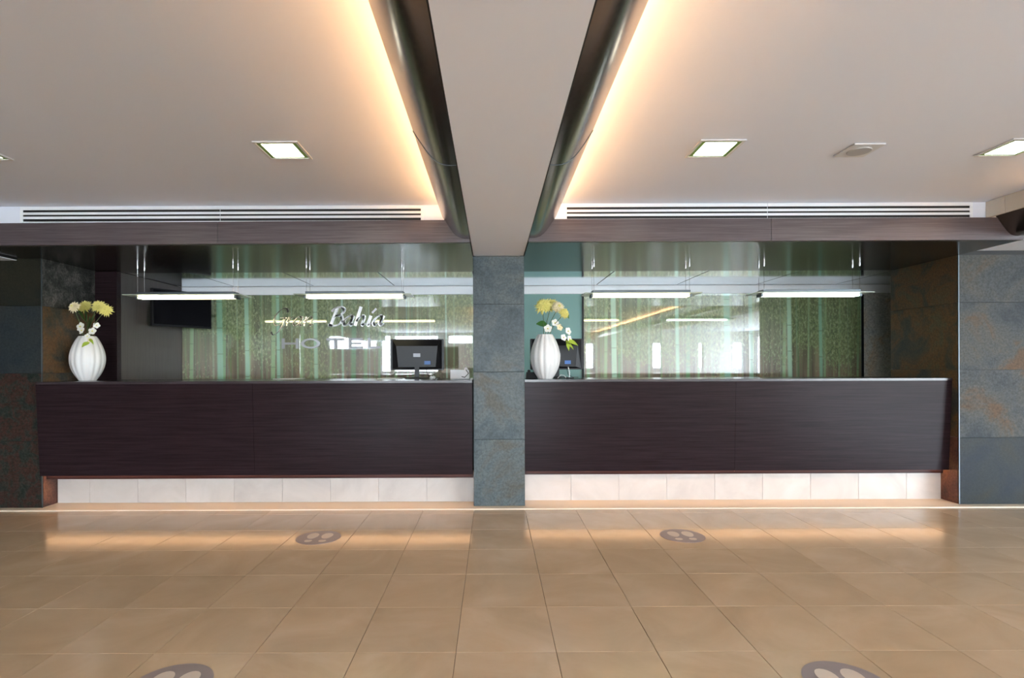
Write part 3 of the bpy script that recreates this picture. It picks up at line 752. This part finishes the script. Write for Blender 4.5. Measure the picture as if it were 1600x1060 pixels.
# ------------------------------------------------------------------ vases and flowers
def vase(px, s, label):
    p = P(px, 592, s)
    t = empty('ribbed_vase', (p.x, p.y, ZT + .001)); tag(t, label, 'vase', 'white ribbed vases on the counters')
    prof = []
    for i in range(21):
        u = i / 20; r = .060 + .076 * math.sin(math.pi * (u ** .92)) ** .85 + .008 * u
        if i == 0: r = .066
        prof.append((r, u * .412))
    prof += [(.058, .408), (.056, .34), (.02, .335)]
    rib = lambda k, z: 1.0 - .06 * (abs(((k / 84 * 14) % 1) - .5) * 2) ** 1.5
    MB().lathe(prof, n=84, rib=rib).build('body', M['ceramic'], t, True)
    return p
def bloom_bm(r, c0, n_rings=4, seed=0):
    rnd = random.Random(seed); b_ = MB()
    for k in range(n_rings):
        nn = 26 - 4 * k; el = -.35 + k * .36
        for j in range(nn):
            a = 2 * math.pi * (j + .5 * (k % 2)) / nn + rnd.uniform(-.1, .1); L_ = r * (1 - .16 * k) * rnd.uniform(.85, 1.1); e_ = el + rnd.uniform(-.12, .12)
            d = Vector((math.cos(a) * math.cos(e_), math.sin(a) * math.cos(e_), math.sin(e_))); sd = Vector((-math.sin(a), math.cos(a), 0)) * r * .11
            up = d.cross(sd).normalized() * r * .05
            o_ = Vector((0, 0, 0)); m_ = d * L_ * .6; tip = d * L_
            v = [b_.b.verts.new(q) for q in (o_, m_ + sd - up, m_ - sd - up, tip + Vector((0, 0, -.08 * r)), m_ + up)]
            for f_ in ((0, 1, 4), (0, 4, 2), (1, 3, 4), (4, 3, 2), (0, 2, 1), (1, 2, 3)): b_.b.faces.new([v[i] for i in f_])
    return b_
def face_rot(o, tilt):
    o.rotation_euler = tilt
def flower(kind, px, py, s, r, base, label, grp, pm, tilt=(1.1, 0, 0), seed=0, dy=0):
    """a flower on a stem; base = point inside the vase mouth"""
    c = P(px, py, s); c.y += dy
    t = empty('flower_stem', base); tag(t, label, 'flower', grp)
    d = c - base
    mid = d * .5 + Vector((0, 0, .25 * abs(d.x) + .005))
    MB().tube([(0, 0, 0), tuple(mid), tuple(d)], .0028, 6).build('stem', M['stem'], t, True)
    if kind == 'mum':
        o = bloom_bm(r, pm, 4, seed).build('bloom', M[pm], t)
        h_ = MB().lathe([(r * .05, -.2 * r), (r * .25, -.05 * r), (r * .28, .1 * r), (r * .12, .3 * r)], n=10).build('bloom_centre', M['petal_pale'], t, True)
        h_.location = d; h_.rotation_euler = tilt
    else:  # orchid: five broad petals and a lip
        b_ = MB(); rnd = random.Random(seed)
        for j in range(5):
            a = 2 * math.pi * j / 5 + .3; dd = Vector((math.cos(a), math.sin(a), .18)); sd = Vector((-math.sin(a), math.cos(a), 0))
            pts = [Vector((0, 0, 0)), dd * r * .45 + sd * r * .36, dd * r * .85 + sd * r * .25, dd * r, dd * r * .85 - sd * r * .25, dd * r * .45 - sd * r * .36]
            A = [b_.b.verts.new(q) for q in pts]; B = [b_.b.verts.new(q + Vector((0, 0, r * .06))) for q in pts]
            b_.b.faces.new(A[::-1]); b_.b.faces.new(B)
            for i in range(6): b_.b.faces.new((A[i], A[(i + 1) % 6], B[(i + 1) % 6], B[i]))
        o = b_.build('bloom', M[pm], t)
        h_ = MB().lathe([(r * .08, 0), (r * .2, .1 * r), (r * .15, .3 * r), (r * .04, .4 * r)], n=8).build('bloom_centre', M['petal_yellow'], t, True)
        h_.location = d; h_.rotation_euler = tilt
    o.location = d; o.rotation_euler = tilt
def leaf(px0, py0, px1, py1, s, wdt, label, grp, mm='leaf', dy=0):
    a, b2 = P(px0, py0, s), P(px1, py1, s); a.y += dy; b2.y += dy - .03
    b_ = MB(); n_ = 7; top = []; lo = []
    d = b2 - a; sd = d.cross(Vector((0, 1, 0))).normalized() * .5 + Vector((0, .6, 0)); sd.normalize()
    L_, R_, Cn = [], [], []
    for i in range(n_):
        u = i / (n_ - 1); w2 = wdt * math.sin(math.pi * min(1, u * .92 + .06)); c = d * u + Vector((0, 0, .12 * d.length * math.sin(math.pi * u)))
        L_.append(b_.b.verts.new(c + sd * w2)); R_.append(b_.b.verts.new(c - sd * w2)); Cn.append(b_.b.verts.new(c + Vector((0, 0, -.006))))
    for i in range(n_ - 1):
        b_.b.faces.new((L_[i], L_[i + 1], Cn[i + 1], Cn[i])); b_.b.faces.new((Cn[i], Cn[i + 1], R_[i + 1], R_[i])); b_.b.faces.new((L_[i], R_[i], R_[i + 1], L_[i + 1]))
    b_.b.faces.new((L_[0], Cn[0], R_[0])); b_.b.faces.new((L_[-1], R_[-1], Cn[-1]))
    o = b_.build('flower_leaf', M[mm], None, loc=a); tag(o, label, 'leaf', grp)
def blade(b_, a, b2, wdt):
    """a folded, arched leaf from a to b2"""
    n_ = 7; d = b2 - a; sd = d.cross(Vector((0, 1, 0))).normalized() * .6 + Vector((0, .6, 0)); sd.normalize()
    L_, R_, Cn, Un = [], [], [], []
    for i in range(n_):
        u = i / (n_ - 1); w2 = wdt * math.sin(math.pi * min(1, u * .9 + .07)); c = a + d * u + Vector((0, 0, .12 * d.length * math.sin(math.pi * u)))
        L_.append(b_.b.verts.new(c + sd * w2)); R_.append(b_.b.verts.new(c - sd * w2)); Cn.append(b_.b.verts.new(c + Vector((0, 0, -.007)))); Un.append(b_.b.verts.new(c + Vector((0, 0, -.004))))
    for i in range(n_ - 1):
        b_.b.faces.new((L_[i], L_[i + 1], Un[i + 1], Un[i])); b_.b.faces.new((Un[i], Un[i + 1], R_[i + 1], R_[i]))
        b_.b.faces.new((L_[i + 1], L_[i], Cn[i], Cn[i + 1])); b_.b.faces.new((Cn[i + 1], Cn[i], R_[i], R_[i + 1]))
    return b_
def orchid_bm(r):
    b_ = MB()
    for j in range(5):
        a = 2 * math.pi * j / 5 + .3; dd = Vector((math.cos(a), math.sin(a), .18)); sd = Vector((-math.sin(a), math.cos(a), 0))
        pts = [Vector((0, 0, 0)), dd * r * .4 + sd * r * .42, dd * r * .8 + sd * r * .38, dd * r, dd * r * .8 - sd * r * .38, dd * r * .4 - sd * r * .42]
        A = [b_.b.verts.new(q + Vector((0, 0, .03 * j * r))) for q in pts]; B = [b_.b.verts.new(q + Vector((0, 0, r * (.05 + .03 * j)))) for q in pts]
        b_.b.faces.new(A[::-1]); b_.b.faces.new(B)
        for i in range(6): b_.b.faces.new((A[i], A[(i + 1) % 6], B[(i + 1) % 6], B[i]))
    return b_
def mum(px, py, s, r, base, label, grp, pm, tilt, seed, dy=0, leaves=()):
    c = PD(px, py, s, dy); d = c - base
    t = empty('chrysanthemum', base); tag(t, label, 'flower', grp)
    mid = d * .5 + Vector((-.2 * d.x, 0, .01))
    MB().tube([(0, 0, 0), tuple(mid), tuple(d)], .0028, 6).build('stem', M['stem'], t, True)
    o = bloom_bm(r, pm, 5, seed).build('bloom', M[pm], t); o.location = d; o.rotation_euler = tilt
    h_ = MB().lathe([(r * .05, -.15 * r), (r * .25, -.05 * r), (r * .28, .1 * r), (r * .12, .3 * r)], n=10).build('bloom_centre', M['petal_yellow'], t, True)
    h_.location = d; h_.rotation_euler = tilt
    for (x0, y0, x1, y1, wd_) in leaves:
        blade(MB_ := MB(), P(x0, y0, s) - base, P(x1, y1, s) - base, wd_); MB_.build('leaf', M['leaf'], t, True)
def spray(s, base, label, grp, path, blooms, leaves):
    t = empty('orchid_spray', base); tag(t, label, 'flower', grp)
    pts = [Vector((0, 0, 0))]
    for (x_, y_, dy) in path:
        q = PD(x_, y_, s, dy); pts.append(q - base)
    MB().tube([tuple(q) for q in pts], .0022, 6).build('stem', M['stem'], t, True)
    for (x_, y_, dy, r, mm, rz) in blooms:
        q = PD(x_, y_, s, dy); q -= base
        o = orchid_bm(r).build('bloom', M[mm], t); o.location = q; o.rotation_euler = (1.35, rz, rz)
        h_ = MB().lathe([(r * .08, .1 * r), (r * .2, .2 * r), (r * .15, .35 * r), (r * .04, .45 * r)], n=8).build('bloom_centre', M['petal_yellow'], t, True)
        h_.location = q; h_.rotation_euler = (1.35, rz, rz)
    for (x0, y0, x1, y1, wd_, dy) in leaves:
        a = PD(x0, y0, s, dy); b2 = PD(x1, y1, s, dy - .02)
        blade(MB_ := MB(), a - base, b2 - base, wd_); MB_.build('leaf', M['leaf_lime'], t, True)
SV = 168.0
def PD(px, py, s, dy): return P(px, py, F / (F / s + dy))
g1, g2 = 'flowers in the left vase', 'flowers in the right vase'
pv = vase(137, SV, 'white ribbed vase at the left end of the left counter')
b0 = Vector((pv.x, pv.y, ZT + .350))
mum(114, 479, SV, .064, b0 + Vector((-.022, 0, 0)), 'pale cream bloom leaning furthest left in the left vase', g1, 'petal_pale', (1.2, 0, -.3), 1, -.07)
mum(130, 478, SV, .080, b0 + Vector((-.012, .015, 0)), 'yellow bloom upright in the left vase, second from the left', g1, 'petal_yellow', (1.0, 0, -.1), 2, .07, [(134, 503, 121, 486, .046), (136, 502, 133, 484, .044)])
mum(153, 477, SV, .074, b0 + Vector((.010, -.012, 0)), 'yellow bloom in the left vase, third from the left', g1, 'petal_yellow', (1.0, 0, .2), 3, .0, [(139, 512, 149, 491, .046), (137, 516, 141, 494, .042)])
mum(165, 484, SV, .068, b0 + Vector((.022, .005, 0)), 'drooping yellow bloom furthest right in the left vase', g1, 'petal_yellow', (1.3, 0, .5), 4, -.08)
spray(SV, b0 + Vector((0, -.03, 0)), 'white orchid spray tumbling over the front of the left vase', g1, [(138, 512, -.06), (136, 522, -.13), (139, 530, -.16), (134, 538, -.17)],
      [(127, 511, -.05, .044, 'petal_white', -.2), (129, 517, -.09, .036, 'petal_white', -.3), (145, 518, -.09, .036, 'petal_white', .1), (151, 509, -.03, .030, 'petal_white', .4), (137, 526, -.15, .028, 'petal_white', 0), (141, 532, -.17, .022, 'petal_pale', .2)],
      [(140, 535, 128, 542, .018, -.175), (139, 530, 146, 538, .012, -.175)])
pv = vase(852, SV, 'white ribbed vase on the right counter beside the pillar')
b0 = Vector((pv.x, pv.y, ZT + .350))
mum(848, 477, SV, .092, b0 + Vector((-.012, 0, 0)), 'largest yellow bloom, leftmost in the right vase', g2, 'petal_yellow', (1.2, 0, -.3), 11, -.03, [(856, 510, 838, 506, .036)])
mum(862, 475, SV, .078, b0 + Vector((0, .016, 0)), 'pale yellow bloom just right of the largest in the right vase', g2, 'petal_yellow', (1.1, 0, 0), 12, .07)
mum(873, 479, SV, .074, b0 + Vector((.012, .012, 0)), 'cream bloom near the right of the cluster in the right vase', g2, 'petal_pale', (1.2, 0, .3), 13, .0)
mum(883, 489, SV, .062, b0 + Vector((.022, 0, 0)), 'drooping yellow bloom furthest right in the right vase', g2, 'petal_yellow', (1.3, 0, .6), 14, -.07, [(882, 487, 889, 498, .030)])
spray(SV, b0 + Vector((.01, -.028, 0)), 'white orchid spray arching out to the right of the right vase', g2, [(866, 507, -.03), (876, 508, -.05), (886, 517, -.06), (884, 528, -.07), (890, 538, -.07)],
      [(856, 514, -.07, .040, 'petal_white', 0), (867, 505, -.03, .038, 'petal_white', .2), (874, 512, -.05, .034, 'petal_pale', .3), (887, 518, -.06, .038, 'petal_white', .5), (880, 528, -.08, .034, 'petal_white', .4), (889, 530, -.05, .034, 'petal_white', .6)],
      [(884, 533, 903, 540, .028, -.07), (886, 535, 889, 548, .024, -.07), (884, 535, 896, 546, .020, -.06)])

# ------------------------------------------------------------------ floor footprint decals
def decal(xc, yc, label):
    t = empty('floor_sticker', (xc, yc, .0002)); tag(t, label, 'floor sticker', 'round footprint floor stickers')
    MB().lathe([(.158, 0), (.158, .0010)], n=48).build('disc', M['decal'], t)
    for sg in (-1, 1):
        sole = [(sg * (.052 + .040 * math.cos(a) * (1 + .12 * math.sin(a))), .036 + .064 * math.sin(a)) for a in [2 * math.pi * k / 20 for k in range(20)]]
        MB().prism(sole, 'z', .0011, .0018).build('sole_print', M['decalwhite'], t)
        heel = [(sg * (.050 + .027 * math.cos(a)), -.075 + .026 * math.sin(a)) for a in [2 * math.pi * k / 14 for k in range(14)]]
        heel = [(x_, min(y_, -.055)) for x_, y_ in heel]
        MB().prism(heel, 'z', .0011, .0018).build('heel_print', M['decalwhite'], t)
decal(-1.268, 3.92, 'round grey footprint sticker on the floor near the left counter')
decal(1.372, 3.93, 'round grey footprint sticker on the floor near the right counter')
decal(-1.27, 2.11, 'round grey footprint sticker cut off by the bottom edge on the left')
decal(1.38, 2.11, 'round grey footprint sticker cut off by the bottom edge on the right')
